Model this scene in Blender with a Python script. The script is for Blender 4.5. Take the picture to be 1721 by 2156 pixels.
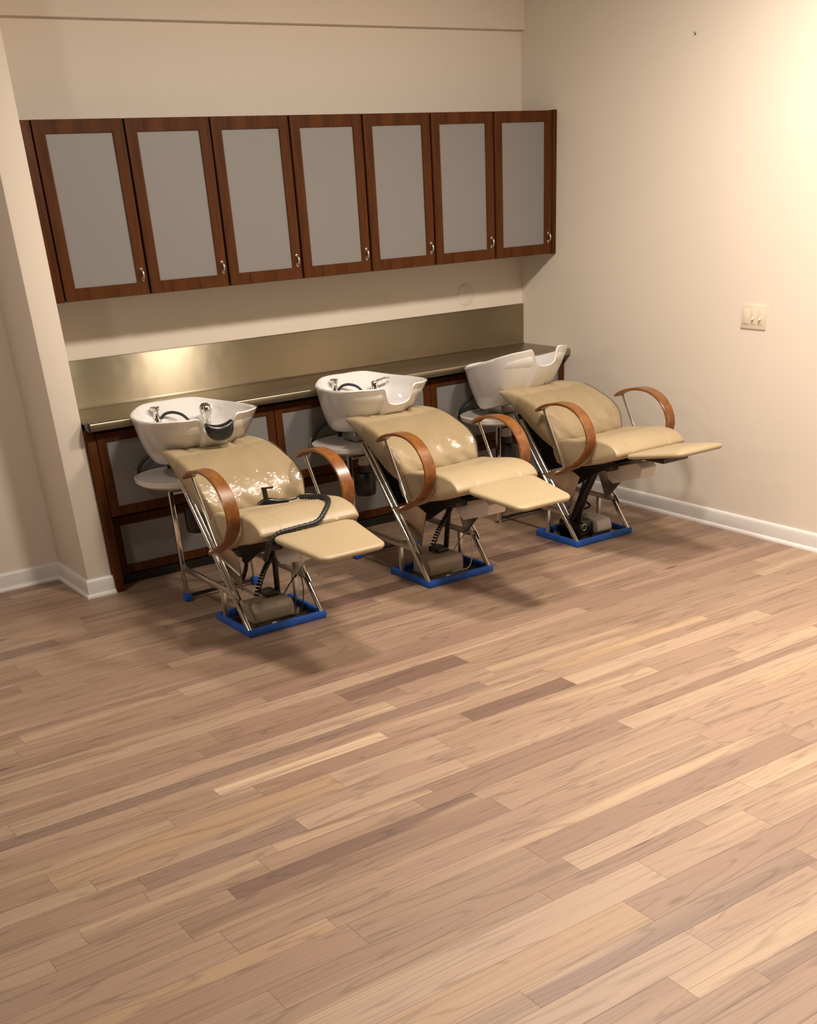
import bpy, bmesh, math, random
from mathutils import Vector, Matrix

# ------------------------------------------------------------------ camera, world, lights, exposure
for o in list(bpy.data.objects):
    bpy.data.objects.remove(o)
SC = bpy.context.scene
COL = SC.collection
SC.view_settings.view_transform = 'Standard'
SC.view_settings.look = 'None'
SC.view_settings.gamma = 1.0
SC.view_settings.use_curve_mapping = False
SC.view_settings.exposure = 0.0

FPX, W, H = 2297.82, 1721, 2156
CAM = Vector((-4.9864, -6.0331, 1.8066)); YAW, PITCH, ROLL = -0.5956, 0.5415, -0.0543
PX, PY = 57.84, 682.59
def cam_basis():
    ca, sa, cb, sb, cc, sc = (math.cos(YAW), math.sin(YAW), math.cos(PITCH), math.sin(PITCH), math.cos(ROLL), math.sin(ROLL))
    Rz = Matrix(((ca, -sa, 0), (sa, ca, 0), (0, 0, 1)))
    fwd, right, up = Vector((0, cb, -sb)), Vector((1, 0, 0)), Vector((0, sb, cb))
    return Rz @ (right*cc + up*sc), Rz @ (-right*sc + up*cc), Rz @ fwd
cd = bpy.data.cameras.new('camera'); cam = bpy.data.objects.new('camera', cd); COL.objects.link(cam)
r_, u_, f_ = cam_basis()
cam.matrix_world = Matrix(((r_.x, u_.x, -f_.x, CAM.x), (r_.y, u_.y, -f_.y, CAM.y), (r_.z, u_.z, -f_.z, CAM.z), (0, 0, 0, 1)))
cd.sensor_fit = 'VERTICAL'; cd.sensor_height = 36.0; cd.sensor_width = 36.0*W/H
cd.lens = FPX/H*36.0
cd.shift_x = -PX/H; cd.shift_y = PY/H
cd.clip_start = 0.05
SC.camera = cam

wd = bpy.data.worlds.new('world'); SC.world = wd; wd.use_nodes = True
wd.node_tree.nodes['Background'].inputs[0].default_value = (1.0, 0.86, 0.70, 1)
wd.node_tree.nodes['Background'].inputs[1].default_value = 0.05

WARM = (1.0, 0.885, 0.75)
def area(name, loc, target, size, power, color=WARM, spread=180):
    l = bpy.data.lights.new(name, 'AREA'); l.shape = 'DISK'; l.size = size; l.energy = power; l.color = color
    l.spread = math.radians(spread)
    o = bpy.data.objects.new(name, l); COL.objects.link(o); o.location = loc
    o.rotation_euler = (Vector(target)-Vector(loc)).to_track_quat('-Z', 'Y').to_euler()
    return o
# downlights above the chairs
area('ceiling_lamp', (-1.16, -2.6, 2.90), (-1.16, -2.45, 0), 0.36, 64)
area('ceiling_lamp', (-2.42, -2.6, 2.90), (-2.42, -2.45, 0), 0.40, 62)
# recessed downlights over the open floor, their beam cut off by the can
area('ceiling_lamp', (-0.72, -3.9, 2.93), (-0.72, -3.9, 0), 0.24, 25, spread=105)
area('ceiling_lamp', (-1.9, -5.0, 2.93), (-1.9, -5.0, 0), 0.24, 38, spread=105)
area('ceiling_lamp', (-4.3, -5.2, 2.93), (-4.3, -5.2, 0), 0.24, 20, spread=105)
# unseen lamp added to brighten the wall left of the wing wall
area('ceiling_lamp', (-4.75, -1.9, 2.93), (-4.75, -1.9, 0), 0.24, 18)
# low lamp of the neighbouring space to the left
area('side_lamp', (-4.9, -2.1, 1.55), (-0.3, -1.7, 0.75), 0.30, 7)

# ------------------------------------------------------------------ materials
def new_mat(name):
    m = bpy.data.materials.new(name); m.use_nodes = True
    nt = m.node_tree; return m, nt, nt.nodes['Principled BSDF']
def N(nt, t, **kw):
    n = nt.nodes.new(t)
    for k, v in kw.items():
        if k in n.inputs: n.inputs[k].default_value = v
        else: setattr(n, k, v)
    return n
def simple(name, col, rough=0.5, metal=0.0, var=0.06, scale=30, bump=0.0, bscale=120, coat=0.0, spec=None):
    m, nt, b = new_mat(name)
    tc = N(nt, 'ShaderNodeTexCoord')
    nz = N(nt, 'ShaderNodeTexNoise', Scale=scale, Detail=4.0)
    nt.links.new(tc.outputs['Object'], nz.inputs['Vector'])
    mx = N(nt, 'ShaderNodeMix', data_type='RGBA')
    mx.inputs[6].default_value = tuple(c*(1-var) for c in col)+(1,)
    mx.inputs[7].default_value = tuple(min(1, c*(1+var)) for c in col)+(1,)
    nt.links.new(nz.outputs['Fac'], mx.inputs[0]); nt.links.new(mx.outputs[2], b.inputs['Base Color'])
    b.inputs['Roughness'].default_value = rough; b.inputs['Metallic'].default_value = metal
    b.inputs['Coat Weight'].default_value = coat
    if spec is not None: b.inputs['Specular IOR Level'].default_value = spec
    if bump:
        n2 = N(nt, 'ShaderNodeTexNoise', Scale=bscale, Detail=3.0)
        nt.links.new(tc.outputs['Object'], n2.inputs['Vector'])
        bp = N(nt, 'ShaderNodeBump', Strength=bump, Distance=0.002)
        nt.links.new(n2.outputs['Fac'], bp.inputs['Height']); nt.links.new(bp.outputs['Normal'], b.inputs['Normal'])
    return m

M = {}
M['wall'] = simple('wall_paint', (0.77, 0.69, 0.60), 0.75, var=0.012, scale=3, bump=0.06, bscale=260)
M['trim'] = simple('trim_paint', (0.75, 0.72, 0.70), 0.38, var=0.015, scale=5)
M['unseen'] = simple('unseen_wall_darkened', (0.16, 0.12, 0.09), 0.8)  # for walls out of view, toned dark to hold back bounce light
M['ceiling'] = simple('ceiling_paint', (0.40, 0.36, 0.31), 0.8, var=0.02, scale=3)  # out of view, toned down so that less light bounces
M['ceramic'] = simple('white_ceramic', (0.80, 0.78, 0.765), 0.10, var=0.008, coat=0.5)
M['plastic'] = simple('white_plastic', (0.74, 0.70, 0.66), 0.35, var=0.02)
M['plastic_beige'] = simple('beige_plastic', (0.50, 0.43, 0.33), 0.45, var=0.04)
M['switch'] = simple('switch_plastic', (0.74, 0.66, 0.53), 0.35, var=0.01)
M['black'] = simple('black_rubber', (0.012, 0.012, 0.012), 0.42, var=0.1)
M['blackgloss'] = simple('black_plastic', (0.014, 0.013, 0.012), 0.25, var=0.1)
M['void'] = simple('kick_and_gap_shade', (0.006, 0.004, 0.003), 0.5, var=0.1)  # near-black kick; on the carcasses it paints in shade between the doors
M['chrome'] = simple('polished_chrome', (0.74, 0.72, 0.68), 0.10, 1.0, var=0.03)
M['satin'] = simple('satin_steel', (0.62, 0.59, 0.54), 0.30, 1.0, var=0.05, scale=60)
M['polished'] = simple('polished_plate', (0.66, 0.60, 0.52), 0.22, 1.0, var=0.03)
M['baseplate'] = simple('dark_steel_plate', (0.20, 0.18, 0.13), 0.16, 1.0, var=0.2, scale=14)
M['darkmetal'] = simple('dark_metal', (0.055, 0.05, 0.046), 0.35, 0.6, var=0.15)
M['tape'] = simple('blue_tape', (0.015, 0.105, 0.50), 0.55, var=0.22, scale=24, bump=0.5, bscale=90)
M['cable_white'] = simple('white_cable', (0.55, 0.50, 0.44), 0.5)
M['lever'] = M['chrome']

def leather(name, col):
    m, nt, b = new_mat(name)
    tc = N(nt, 'ShaderNodeTexCoord')
    n1 = N(nt, 'ShaderNodeTexNoise', Scale=7.0, Detail=3.0)
    nt.links.new(tc.outputs['Object'], n1.inputs['Vector'])
    mx = N(nt, 'ShaderNodeMix', data_type='RGBA')
    mx.inputs[6].default_value = tuple(c*0.93 for c in col)+(1,); mx.inputs[7].default_value = tuple(c*1.06 for c in col)+(1,)
    nt.links.new(n1.outputs['Fac'], mx.inputs[0]); nt.links.new(mx.outputs[2], b.inputs['Base Color'])
    v = N(nt, 'ShaderNodeTexVoronoi', Scale=420.0)
    nt.links.new(tc.outputs['Object'], v.inputs['Vector'])
    bp = N(nt, 'ShaderNodeBump', Strength=0.12, Distance=0.001)
    nt.links.new(v.outputs['Distance'], bp.inputs['Height']); nt.links.new(bp.outputs['Normal'], b.inputs['Normal'])
    b.inputs['Roughness'].default_value = 0.44
    return m
M['leather'] = leather('tan_vinyl', (0.415, 0.322, 0.195))

def wood(name, c1, c2, rough, stretch, scale, axis='Z', coat=0.2, spec=0.5):
    m, nt, b = new_mat(name)
    tc = N(nt, 'ShaderNodeTexCoord'); mp = N(nt, 'ShaderNodeMapping')
    s = {'X': (stretch, 1, 1), 'Y': (1, stretch, 1), 'Z': (1, 1, stretch)}[axis]
    mp.inputs['Scale'].default_value = s
    nt.links.new(tc.outputs['Object'], mp.inputs['Vector'])
    n1 = N(nt, 'ShaderNodeTexNoise', Scale=scale, Detail=6.0, Roughness=0.6, Distortion=0.6)
    nt.links.new(mp.outputs['Vector'], n1.inputs['Vector'])
    cr = N(nt, 'ShaderNodeValToRGB')
    cr.color_ramp.elements[0].position = 0.32; cr.color_ramp.elements[0].color = c1+(1,)
    cr.color_ramp.elements[1].position = 0.70; cr.color_ramp.elements[1].color = c2+(1,)
    nt.links.new(n1.outputs['Fac'], cr.inputs['Fac']); nt.links.new(cr.outputs['Color'], b.inputs['Base Color'])
    b.inputs['Roughness'].default_value = rough; b.inputs['Coat Weight'].default_value = coat; b.inputs['Coat Roughness'].default_value = 0.2
    b.inputs['Specular IOR Level'].default_value = spec
    return m
M['cherry'] = wood('cherry_cabinet_wood', (0.048, 0.0140, 0.0030), (0.102, 0.0315, 0.0060), 0.5, 0.10, 26, 'Z', 0.0, 0.14)
M['arm'] = wood('armrest_wood', (0.135, 0.043, 0.008), (0.285, 0.104, 0.020), 0.34, 0.25, 30, 'Y', 0.2)

def frosted():
    m, nt, b = new_mat('frosted_glass')
    tc = N(nt, 'ShaderNodeTexCoord')
    n1 = N(nt, 'ShaderNodeTexNoise', Scale=900.0, Detail=2.0)
    nt.links.new(tc.outputs['Object'], n1.inputs['Vector'])
    bp = N(nt, 'ShaderNodeBump', Strength=0.15, Distance=0.001)
    nt.links.new(n1.outputs['Fac'], bp.inputs['Height']); nt.links.new(bp.outputs['Normal'], b.inputs['Normal'])
    b.inputs['Base Color'].default_value = (0.212, 0.203, 0.198, 1)
    b.inputs['Roughness'].default_value = 0.45
    return m
M['frosted'] = frosted()

def brushed(name, col, rough, aniso, rot):
    m, nt, b = new_mat(name)
    tc = N(nt, 'ShaderNodeTexCoord'); mp = N(nt, 'ShaderNodeMapping'); mp.inputs['Scale'].default_value = (0.7, 160, 160)
    nt.links.new(tc.outputs['Object'], mp.inputs['Vector'])
    n1 = N(nt, 'ShaderNodeTexNoise', Scale=4.0, Detail=3.0)
    nt.links.new(mp.outputs['Vector'], n1.inputs['Vector'])
    mx = N(nt, 'ShaderNodeMix', data_type='RGBA')
    mx.inputs[6].default_value = tuple(c*0.9 for c in col)+(1,); mx.inputs[7].default_value = tuple(c*1.08 for c in col)+(1,)
    nt.links.new(n1.outputs['Fac'], mx.inputs[0]); nt.links.new(mx.outputs[2], b.inputs['Base Color'])
    n2 = N(nt, 'ShaderNodeTexNoise', Scale=3.5, Detail=2.0)
    nt.links.new(tc.outputs['Object'], n2.inputs['Vector'])
    bp = N(nt, 'ShaderNodeBump', Strength=0.10, Distance=0.02)
    nt.links.new(n2.outputs['Fac'], bp.inputs['Height']); nt.links.new(bp.outputs['Normal'], b.inputs['Normal'])
    b.inputs['Metallic'].default_value = 1.0; b.inputs['Roughness'].default_value = rough
    b.inputs['Anisotropic'].default_value = aniso; b.inputs['Anisotropic Rotation'].default_value = rot
    tg = N(nt, 'ShaderNodeCombineXYZ'); tg.inputs[0].default_value = 1.0
    nt.links.new(tg.outputs[0], b.inputs['Tangent'])
    return m
M['splash'] = brushed('brushed_stainless', (0.37, 0.315, 0.225), 0.37, 1.0, 0.25)
M['counter'] = brushed('brushed_stainless_top', (0.38, 0.325, 0.235), 0.36, 0.3, 0.0)

def clear_film():
    m = bpy.data.materials.new('clear_plastic_film'); m.use_nodes = True; nt = m.node_tree
    nt.nodes.remove(nt.nodes['Principled BSDF']); out = nt.nodes['Material Output']
    tr = N(nt, 'ShaderNodeBsdfTransparent'); tr.inputs[0].default_value = (0.97, 0.96, 0.94, 1)
    gl = N(nt, 'ShaderNodeBsdfGlossy'); gl.inputs['Roughness'].default_value = 0.05
    tc = N(nt, 'ShaderNodeTexCoord'); n1 = N(nt, 'ShaderNodeTexNoise', Scale=30.0, Detail=1.5, Distortion=2.5)
    nt.links.new(tc.outputs['Object'], n1.inputs['Vector'])
    bp = N(nt, 'ShaderNodeBump', Strength=0.7, Distance=0.005)
    nt.links.new(n1.outputs['Fac'], bp.inputs['Height']); nt.links.new(bp.outputs['Normal'], gl.inputs['Normal'])
    lw = N(nt, 'ShaderNodeLayerWeight', Blend=0.12)
    mr = N(nt, 'ShaderNodeMapRange'); mr.inputs['To Min'].default_value = 0.07; mr.inputs['To Max'].default_value = 0.6
    nt.links.new(lw.outputs['Fresnel'], mr.inputs['Value'])
    mx = N(nt, 'ShaderNodeMixShader')
    nt.links.new(mr.outputs[0], mx.inputs[0]); nt.links.new(tr.outputs[0], mx.inputs[1]); nt.links.new(gl.outputs[0], mx.inputs[2])
    nt.links.new(mx.outputs[0], out.inputs['Surface'])
    return m
M['film'] = clear_film()

def floor_mat():
    m, nt, b = new_mat('walnut_strip_floor')
    at = N(nt, 'ShaderNodeAttribute', attribute_name='board')       # board's own colour
    an = N(nt, 'ShaderNodeAttribute', attribute_name='seed')        # board's own grain offset, and figure
    tc = N(nt, 'ShaderNodeTexCoord')
    add = N(nt, 'ShaderNodeVectorMath', operation='ADD')
    sc = N(nt, 'ShaderNodeVectorMath', operation='SCALE'); sc.inputs['Scale'].default_value = 40.0
    nt.links.new(an.outputs['Color'], sc.inputs[0])
    nt.links.new(tc.outputs['Object'], add.inputs[0]); nt.links.new(sc.outputs[0], add.inputs[1])
    def mapped(s):
        mp = N(nt, 'ShaderNodeMapping'); mp.inputs['Scale'].default_value = s
        nt.links.new(add.outputs[0], mp.inputs['Vector']); return mp
    # fine pores
    m1 = mapped((1.1, 150, 1)); n1 = N(nt, 'ShaderNodeTexNoise', Scale=1.0, Detail=5.0, Roughness=0.65)
    nt.links.new(m1.outputs[0], n1.inputs['Vector'])
    # broad figure: bands bent into cathedrals
    m2 = mapped((0.75, 10, 1)); n2 = N(nt, 'ShaderNodeTexNoise', Scale=1.0, Detail=2.0, Distortion=0.4)
    nt.links.new(m2.outputs[0], n2.inputs['Vector'])
    mul = N(nt, 'ShaderNodeMath', operation='MULTIPLY'); mul.inputs[1].default_value = 9.0
    nt.links.new(n2.outputs['Fac'], mul.inputs[0])
    fr = N(nt, 'ShaderNodeMath', operation='PINGPONG'); fr.inputs[1].default_value = 0.5
    nt.links.new(mul.outputs[0], fr.inputs[0])
    def ramp(sock, lo, hi, a, bb, mode='LINEAR'):
        r = N(nt, 'ShaderNodeMapRange', interpolation_type=mode); r.inputs['From Min'].default_value = lo; r.inputs['From Max'].default_value = hi
        r.inputs['To Min'].default_value = a; r.inputs['To Max'].default_value = bb
        nt.links.new(sock, r.inputs['Value']); return r.outputs[0]
    def mixto(col_sock, fac, col):
        mx = N(nt, 'ShaderNodeMix', data_type='RGBA'); mx.inputs[7].default_value = col+(1,)
        nt.links.new(col_sock, mx.inputs[6]); nt.links.new(fac, mx.inputs[0]); return mx.outputs[2]
    # pale sapwood running along a board, and dark heart figure
    m4 = mapped((0.42, 9, 1)); n4 = N(nt, 'ShaderNodeTexNoise', Scale=1.0, Detail=2.0, Distortion=0.5)
    nt.links.new(m4.outputs[0], n4.inputs['Vector'])
    m5 = mapped((0.9, 8, 3)); n5 = N(nt, 'ShaderNodeTexNoise', Scale=1.0, Detail=3.0, Distortion=1.0)
    nt.links.new(m5.outputs[0], n5.inputs['Vector'])
    m3 = mapped((1.3, 22, 1)); n3 = N(nt, 'ShaderNodeTexNoise', Scale=1.0, Detail=6.0, Roughness=0.72, Distortion=1.4)
    nt.links.new(m3.outputs[0], n3.inputs['Vector'])
    c = mixto(at.outputs['Color'], ramp(n4.outputs['Fac'], 0.56, 0.72, 0.0, 0.62, 'SMOOTHSTEP'), (0.48, 0.345, 0.225))
    c = mixto(c, ramp(n5.outputs['Fac'], 0.56, 0.78, 0.0, 0.60, 'SMOOTHSTEP'), (0.175, 0.105, 0.075))
    # knots: scattered small dark eyes
    m6 = mapped((1.5, 6.5, 1)); vo = N(nt, 'ShaderNodeTexVoronoi', Scale=1.0)
    nt.links.new(m6.outputs[0], vo.inputs['Vector'])
    sep = N(nt, 'ShaderNodeSeparateColor'); nt.links.new(vo.outputs['Color'], sep.inputs[0])
    keep = ramp(sep.outputs[0], 0.70, 0.71, 0.0, 1.0); eye = ramp(vo.outputs['Distance'], 0.025, 0.11, 0.85, 0.0, 'SMOOTHSTEP')
    km = N(nt, 'ShaderNodeMath', operation='MULTIPLY'); nt.links.new(keep, km.inputs[0]); nt.links.new(eye, km.inputs[1])
    c = mixto(c, km.outputs[0], (0.10, 0.055, 0.035))
    g1 = ramp(n1.outputs['Fac'], 0.3, 0.7, 0.88, 1.09)
    g2 = ramp(fr.outputs[0], 0.0, 0.14, 0.76, 1.0, 'SMOOTHSTEP')
    g3 = ramp(n3.outputs['Fac'], 0.60, 0.76, 1.0, 0.55)
    v = None
    for g in (g1, g2, g3):
        if v is None: v = g
        else:
            q = N(nt, 'ShaderNodeMath', operation='MULTIPLY'); nt.links.new(v, q.inputs[0]); nt.links.new(g, q.inputs[1]); v = q.outputs[0]
    vm = N(nt, 'ShaderNodeVectorMath', operation='SCALE')
    nt.links.new(c, vm.inputs[0]); nt.links.new(v, vm.inputs['Scale'])
    nt.links.new(vm.outputs[0], b.inputs['Base Color'])
    b.inputs['Roughness'].default_value = 0.48
    bp = N(nt, 'ShaderNodeBump', Strength=0.06, Distance=0.001)
    nt.links.new(n1.outputs['Fac'], bp.inputs['Height']); nt.links.new(bp.outputs['Normal'], b.inputs['Normal'])
    return m
M['floor'] = floor_mat()

# ------------------------------------------------------------------ mesh helpers
class MB:
    def __init__(self): self.bm = bmesh.new()
    def box(self, x0, x1, y0, y1, z0, z1, bev=0.0, seg=2, mat=None):
        b = self.bm
        vs = [b.verts.new((x, y, z)) for x in (x0, x1) for y in (y0, y1) for z in (z0, z1)]
        fs = [b.faces.new([vs[i] for i in q]) for q in ((0,1,3,2),(4,6,7,5),(0,4,5,1),(2,3,7,6),(0,2,6,4),(1,5,7,3))]
        if bev > 0:
            es = list({e for f in fs for e in f.edges})
            bmesh.ops.bevel(b, geom=es, offset=bev, segments=seg, affect='EDGES', profile=0.5)
        elif mat is not None:
            for v in vs: v.co = mat @ v.co
        return self
    def loft(self, rings, cap=True, closed_v=False):
        b = self.bm; R = [[b.verts.new(p) for p in ring] for ring in rings]; n = len(R[0])
        m = len(R) if closed_v else len(R)-1
        for i in range(m):
            a, c = R[i], R[(i+1) % len(R)]
            for j in range(n):
                k = (j+1) % n
                b.faces.new((a[j], a[k], c[k], c[j]))
        if cap and not closed_v:
            b.faces.new(R[0][::-1]); b.faces.new(R[-1])
        return self
    def tube(self, pts, r, seg=12, cap=True):
        pts = [Vector(p) for p in pts]; rings = []
        t = (pts[1]-pts[0]).normalized()
        up = Vector((0, 0, 1)) if abs(t.z) < 0.9 else Vector((1, 0, 0))
        n = (up - t*up.dot(t)).normalized()
        for i, p in enumerate(pts):
            if i == 0: t = (pts[1]-pts[0]).normalized()
            elif i == len(pts)-1: t = (pts[-1]-pts[-2]).normalized()
            else: t = ((pts[i+1]-p).normalized()+(p-pts[i-1]).normalized()).normalized()
            n = (n - t*n.dot(t)).normalized(); bi = t.cross(n)
            rr = r[i] if isinstance(r, (list, tuple)) else r
            rings.append([p+(n*math.cos(a)+bi*math.sin(a))*rr for a in [2*math.pi*k/seg for k in range(seg)]])
        return self.loft(rings, cap)
    def lathe(self, prof, center, seg=24, axis='Z'):
        rings = []
        for (r, h) in prof:
            ring = []
            for k in range(seg):
                a = 2*math.pi*k/seg; p = (r*math.cos(a), r*math.sin(a), h)
                if axis == 'Y': p = (p[0], p[2], p[1])
                if axis == 'X': p = (p[2], p[0], p[1])
                ring.append(Vector(p)+Vector(center))
            rings.append(ring)
        return self.loft(rings)
    def prism(self, poly, d0, d1, axis='X', bev=0.0):
        """polygon (u,v) extruded along an axis"""
        def P(u, v, d): return {'X': (d, u, v), 'Y': (u, d, v), 'Z': (u, v, d)}[axis]
        b = self.bm
        A = [b.verts.new(P(u, v, d0)) for u, v in poly]; B = [b.verts.new(P(u, v, d1)) for u, v in poly]
        fs = [b.faces.new(A), b.faces.new(B[::-1])]
        for i in range(len(A)):
            j = (i+1) % len(A); fs.append(b.faces.new((A[i], B[i], B[j], A[j])))
        if bev:
            bmesh.ops.bevel(b, geom=list({e for f in fs for e in f.edges}), offset=bev, segments=3, affect='EDGES', profile=0.5)
        return self
    def build(self, name, mat, parent=None, shift=None, smooth=True, ang=38, subd=0):
        b = self.bm
        bmesh.ops.recalc_face_normals(b, faces=b.faces)
        if shift is not None: bmesh.ops.translate(b, verts=b.verts, vec=shift)
        me = bpy.data.meshes.new(name); b.to_mesh(me); b.free()
        if smooth:
            me.shade_smooth(); me.set_sharp_from_angle(angle=math.radians(ang))
        o = bpy.data.objects.new(name, me); COL.objects.link(o)
        for mm in (mat if isinstance(mat, (list, tuple)) else [mat]): me.materials.append(mm)
        if parent is not None: o.parent = parent
        if subd:
            s = o.modifiers.new('subd', 'SUBSURF'); s.levels = subd; s.render_levels = subd
        return o
def empty(name, loc, label, cat, group=None):
    o = bpy.data.objects.new(name, None); COL.objects.link(o); o.location = loc; o.empty_display_size = 0.1
    o['label'] = label; o['category'] = cat
    if group: o['group'] = group
    return o
def tag(o, label, cat, group=None):
    o['label'] = label; o['category'] = cat
    if group: o['group'] = group
    return o
def struct(o, label=None):
    o['kind'] = 'structure'
    if label: o['label'] = label
    return o
def cat_rom(pts, n=8, closed=False):
    pts = [Vector(p) for p in pts]; out = []; m = len(pts)
    rng = range(m) if closed else range(m-1)
    for i in rng:
        if closed: p0, p1, p2, p3 = pts[i-1], pts[i], pts[(i+1) % m], pts[(i+2) % m]
        else: p0, p1, p2, p3 = pts[max(i-1, 0)], pts[i], pts[i+1], pts[min(i+2, m-1)]
        for k in range(n):
            t = k/n
            out.append(0.5*((2*p1)+(-p0+p2)*t+(2*p0-5*p1+4*p2-p3)*t*t+(-p0+3*p1-3*p2+p3)*t**3))
    if not closed: out.append(pts[-1])
    return out
def smooth(a, b, x):
    t = max(0, min(1, (x-a)/(b-a))); return t*t*(3-2*t)

# ------------------------------------------------------------------ the room
XP, WP, YP, YL = -3.138, 0.133, -0.3845, 0.078
ZC = 2.95
MB().box(XP-0.05, 0.12, 0.0, 0.12, 0, ZC).build('wall_back', M['wall'], smooth=False)['kind'] = 'structure'
MB().box(0.0, 0.12, -8.0, 0.0, 0, ZC).build('wall_right', M['wall'], smooth=False)['kind'] = 'structure'
MB().box(XP-WP, XP, YP, YL+0.12, 0, ZC, 0.004).build('wall_left', M['wall'])['kind'] = 'structure'
MB().box(-6.6, XP-WP, YL, YL+0.12, 0, ZC).build('wall_alcove', M['wall'], smooth=False)['kind'] = 'structure'
MB().box(-6.72, -6.6, -8.0, YL+0.12, 0, ZC).build('wall_far_left', M['unseen'], smooth=False)['kind'] = 'structure'
MB().box(-6.72, 0.12, -8.12, -8.0, 0, ZC).build('wall_front', M['unseen'], smooth=False)['kind'] = 'structure'
MB().box(-6.72, 0.12, -8.12, 0.2, ZC, ZC+0.1).build('ceiling', M['ceiling'], smooth=False)['kind'] = 'structure'
MB().box(XP, 0.0, -0.039, 0.0, 2.517, ZC, 0.003).build('trim_1', M['wall'])['kind'] = 'structure'      # shallow bulkhead above the cabinets

def board_profile(t=0.014, h=0.093):   # (out, z) of a baseboard with a rounded cap and a quarter-round shoe
    p = [(0, 0), (t+0.013, 0), (t+0.013, 0.006), (t+0.010, 0.013), (t+0.005, 0.018), (t, 0.020), (t, h-0.016), (t-0.003, h-0.008), (t-0.007, h-0.003), (t-0.011, h), (0, h)]
    return p
def baseboard(name, path, out_dirs):
    """path: corner points (x,y); out_dirs: for each corner the mitred outward vector"""
    rings = []
    for (x, y), (ox, oy) in zip(path, out_dirs):
        rings.append([(x+ox*o, y+oy*o, z) for o, z in board_profile()])
    return struct(MB().loft(rings).build(name, M['trim'], ang=50))
baseboard('baseboard_right', [(0, -0.45), (0, -7.99)], [(-1, 0), (-1, 0)])
baseboard('baseboard_left', [(-6.59, YL), (XP-WP, YL), (XP-WP, YP), (XP, YP), (XP, YP+0.03)],
          [(0, -1), (-1, -1), (-1, -1), (1, -1), (1, 0)])

# floor boards: rows run along x, random widths, one quad per board with its own colour
random.seed(11)
ROWS = [-2.235, -2.328, -2.452, -2.542, -2.645, -2.71, -2.778, -2.845, -2.943, -3.071, -3.15, -3.242, -3.30, -3.39, -3.457, -3.575, -3.71, -3.775,
        -3.898, -3.997, -4.06, -4.19, -4.316, -4.402, -4.513, -4.627, -4.695]
pat = [0.067, 0.095, 0.12, 0.08]
y = -2.235; i = 0; pre = []
while y < 0.05:
    y += pat[(i*7+i//3) % 4]; pre.insert(0, y); i += 1
y = ROWS[-1]; post = []
while y > -8.0:
    y -= pat[(i*5+i//2) % 4]; post.append(y); i += 1
ROWS = pre+ROWS+post
TONE = {'cream': (0.519, 0.377, 0.263), 'light': (0.372, 0.259, 0.182), 'gold': (0.362, 0.240, 0.149), 'mid': (0.303, 0.200, 0.139), 'rose': (0.271, 0.172, 0.123),
        'tan': (0.326, 0.218, 0.153), 'dark': (0.178, 0.108, 0.080), 'grey': (0.228, 0.150, 0.113)}
# boards read off the photograph: (row y, x0, x1, tone)
FIXED = [(-2.81, -3.72, -3.015, 'cream'), (-2.81, -5.0, -3.72, 'mid'), (-2.59, -4.374, -2.84, 'light'), (-2.28, -4.55, -2.73, 'light'), (-1.41, -3.965, -3.0, 'tan'),
         (-3.03, -4.377, -3.35, 'gold'), (-3.74, -4.95, -3.81, 'gold'), (-3.425, -3.967, -3.04, 'dark'), (-3.425, -3.04, -1.6, 'tan'), (-2.40, -2.95, -2.335, 'dark'),
         (-3.0, -3.35, -2.885, 'light'), (-4.03, -3.25, -2.60, 'rose'), (-3.95, -4.1, -3.082, 'rose'), (-3.95, -3.082, -2.3, 'light'), (-4.36, -3.588, -2.5, 'grey'),
         (-4.57, -4.2, -3.255, 'rose'), (-4.57, -3.255, -2.5, 'light'), (-2.89, -2.684, -2.15, 'dark'), (-4.66, -3.057, -2.2, 'grey'), (-4.25, -4.2, -3.10, 'gold'),
         (-3.20, -3.6, -2.93, 'light'), (-4.25, -3.10, -2.0, 'rose'), (-1.41, -2.6, -1.9, 'dark'), (-1.30, -1.35, -0.75, 'dark'), (-2.89, -3.6, -2.684, 'rose'), (-2.20, -2.4, -1.2, 'rose')]
def tone():
    t = random.choice(['mid']*8+['rose']*5+['tan']*8+['light']*3+['gold']+['grey'])
    k = random.uniform(0.92, 1.07)
    return tuple(c*k for c in TONE[t])
bm = bmesh.new()
X0, X1 = -6.6, 0.0
base = [bm.verts.new(p) for p in ((X0, -8, -0.0015), (X1, -8, -0.0015), (X1, 0.08, -0.0015), (X0, 0.08, -0.0015))]
bf = bm.faces.new(base)
low = [bm.verts.new((v.co.x, v.co.y, -0.03)) for v in base]
bm.faces.new(low[::-1])
for i in range(4): bm.faces.new((base[i], low[i], low[(i+1) % 4], base[(i+1) % 4]))
lc = bm.loops.layers.float_color.new('board'); ls = bm.loops.layers.float_color.new('seed')
for f in bm.faces:
    for l in f.loops: l[lc] = (0.05, 0.028, 0.018, 1); l[ls] = (0, 0, 0, 1)
g = 0.0004
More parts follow.
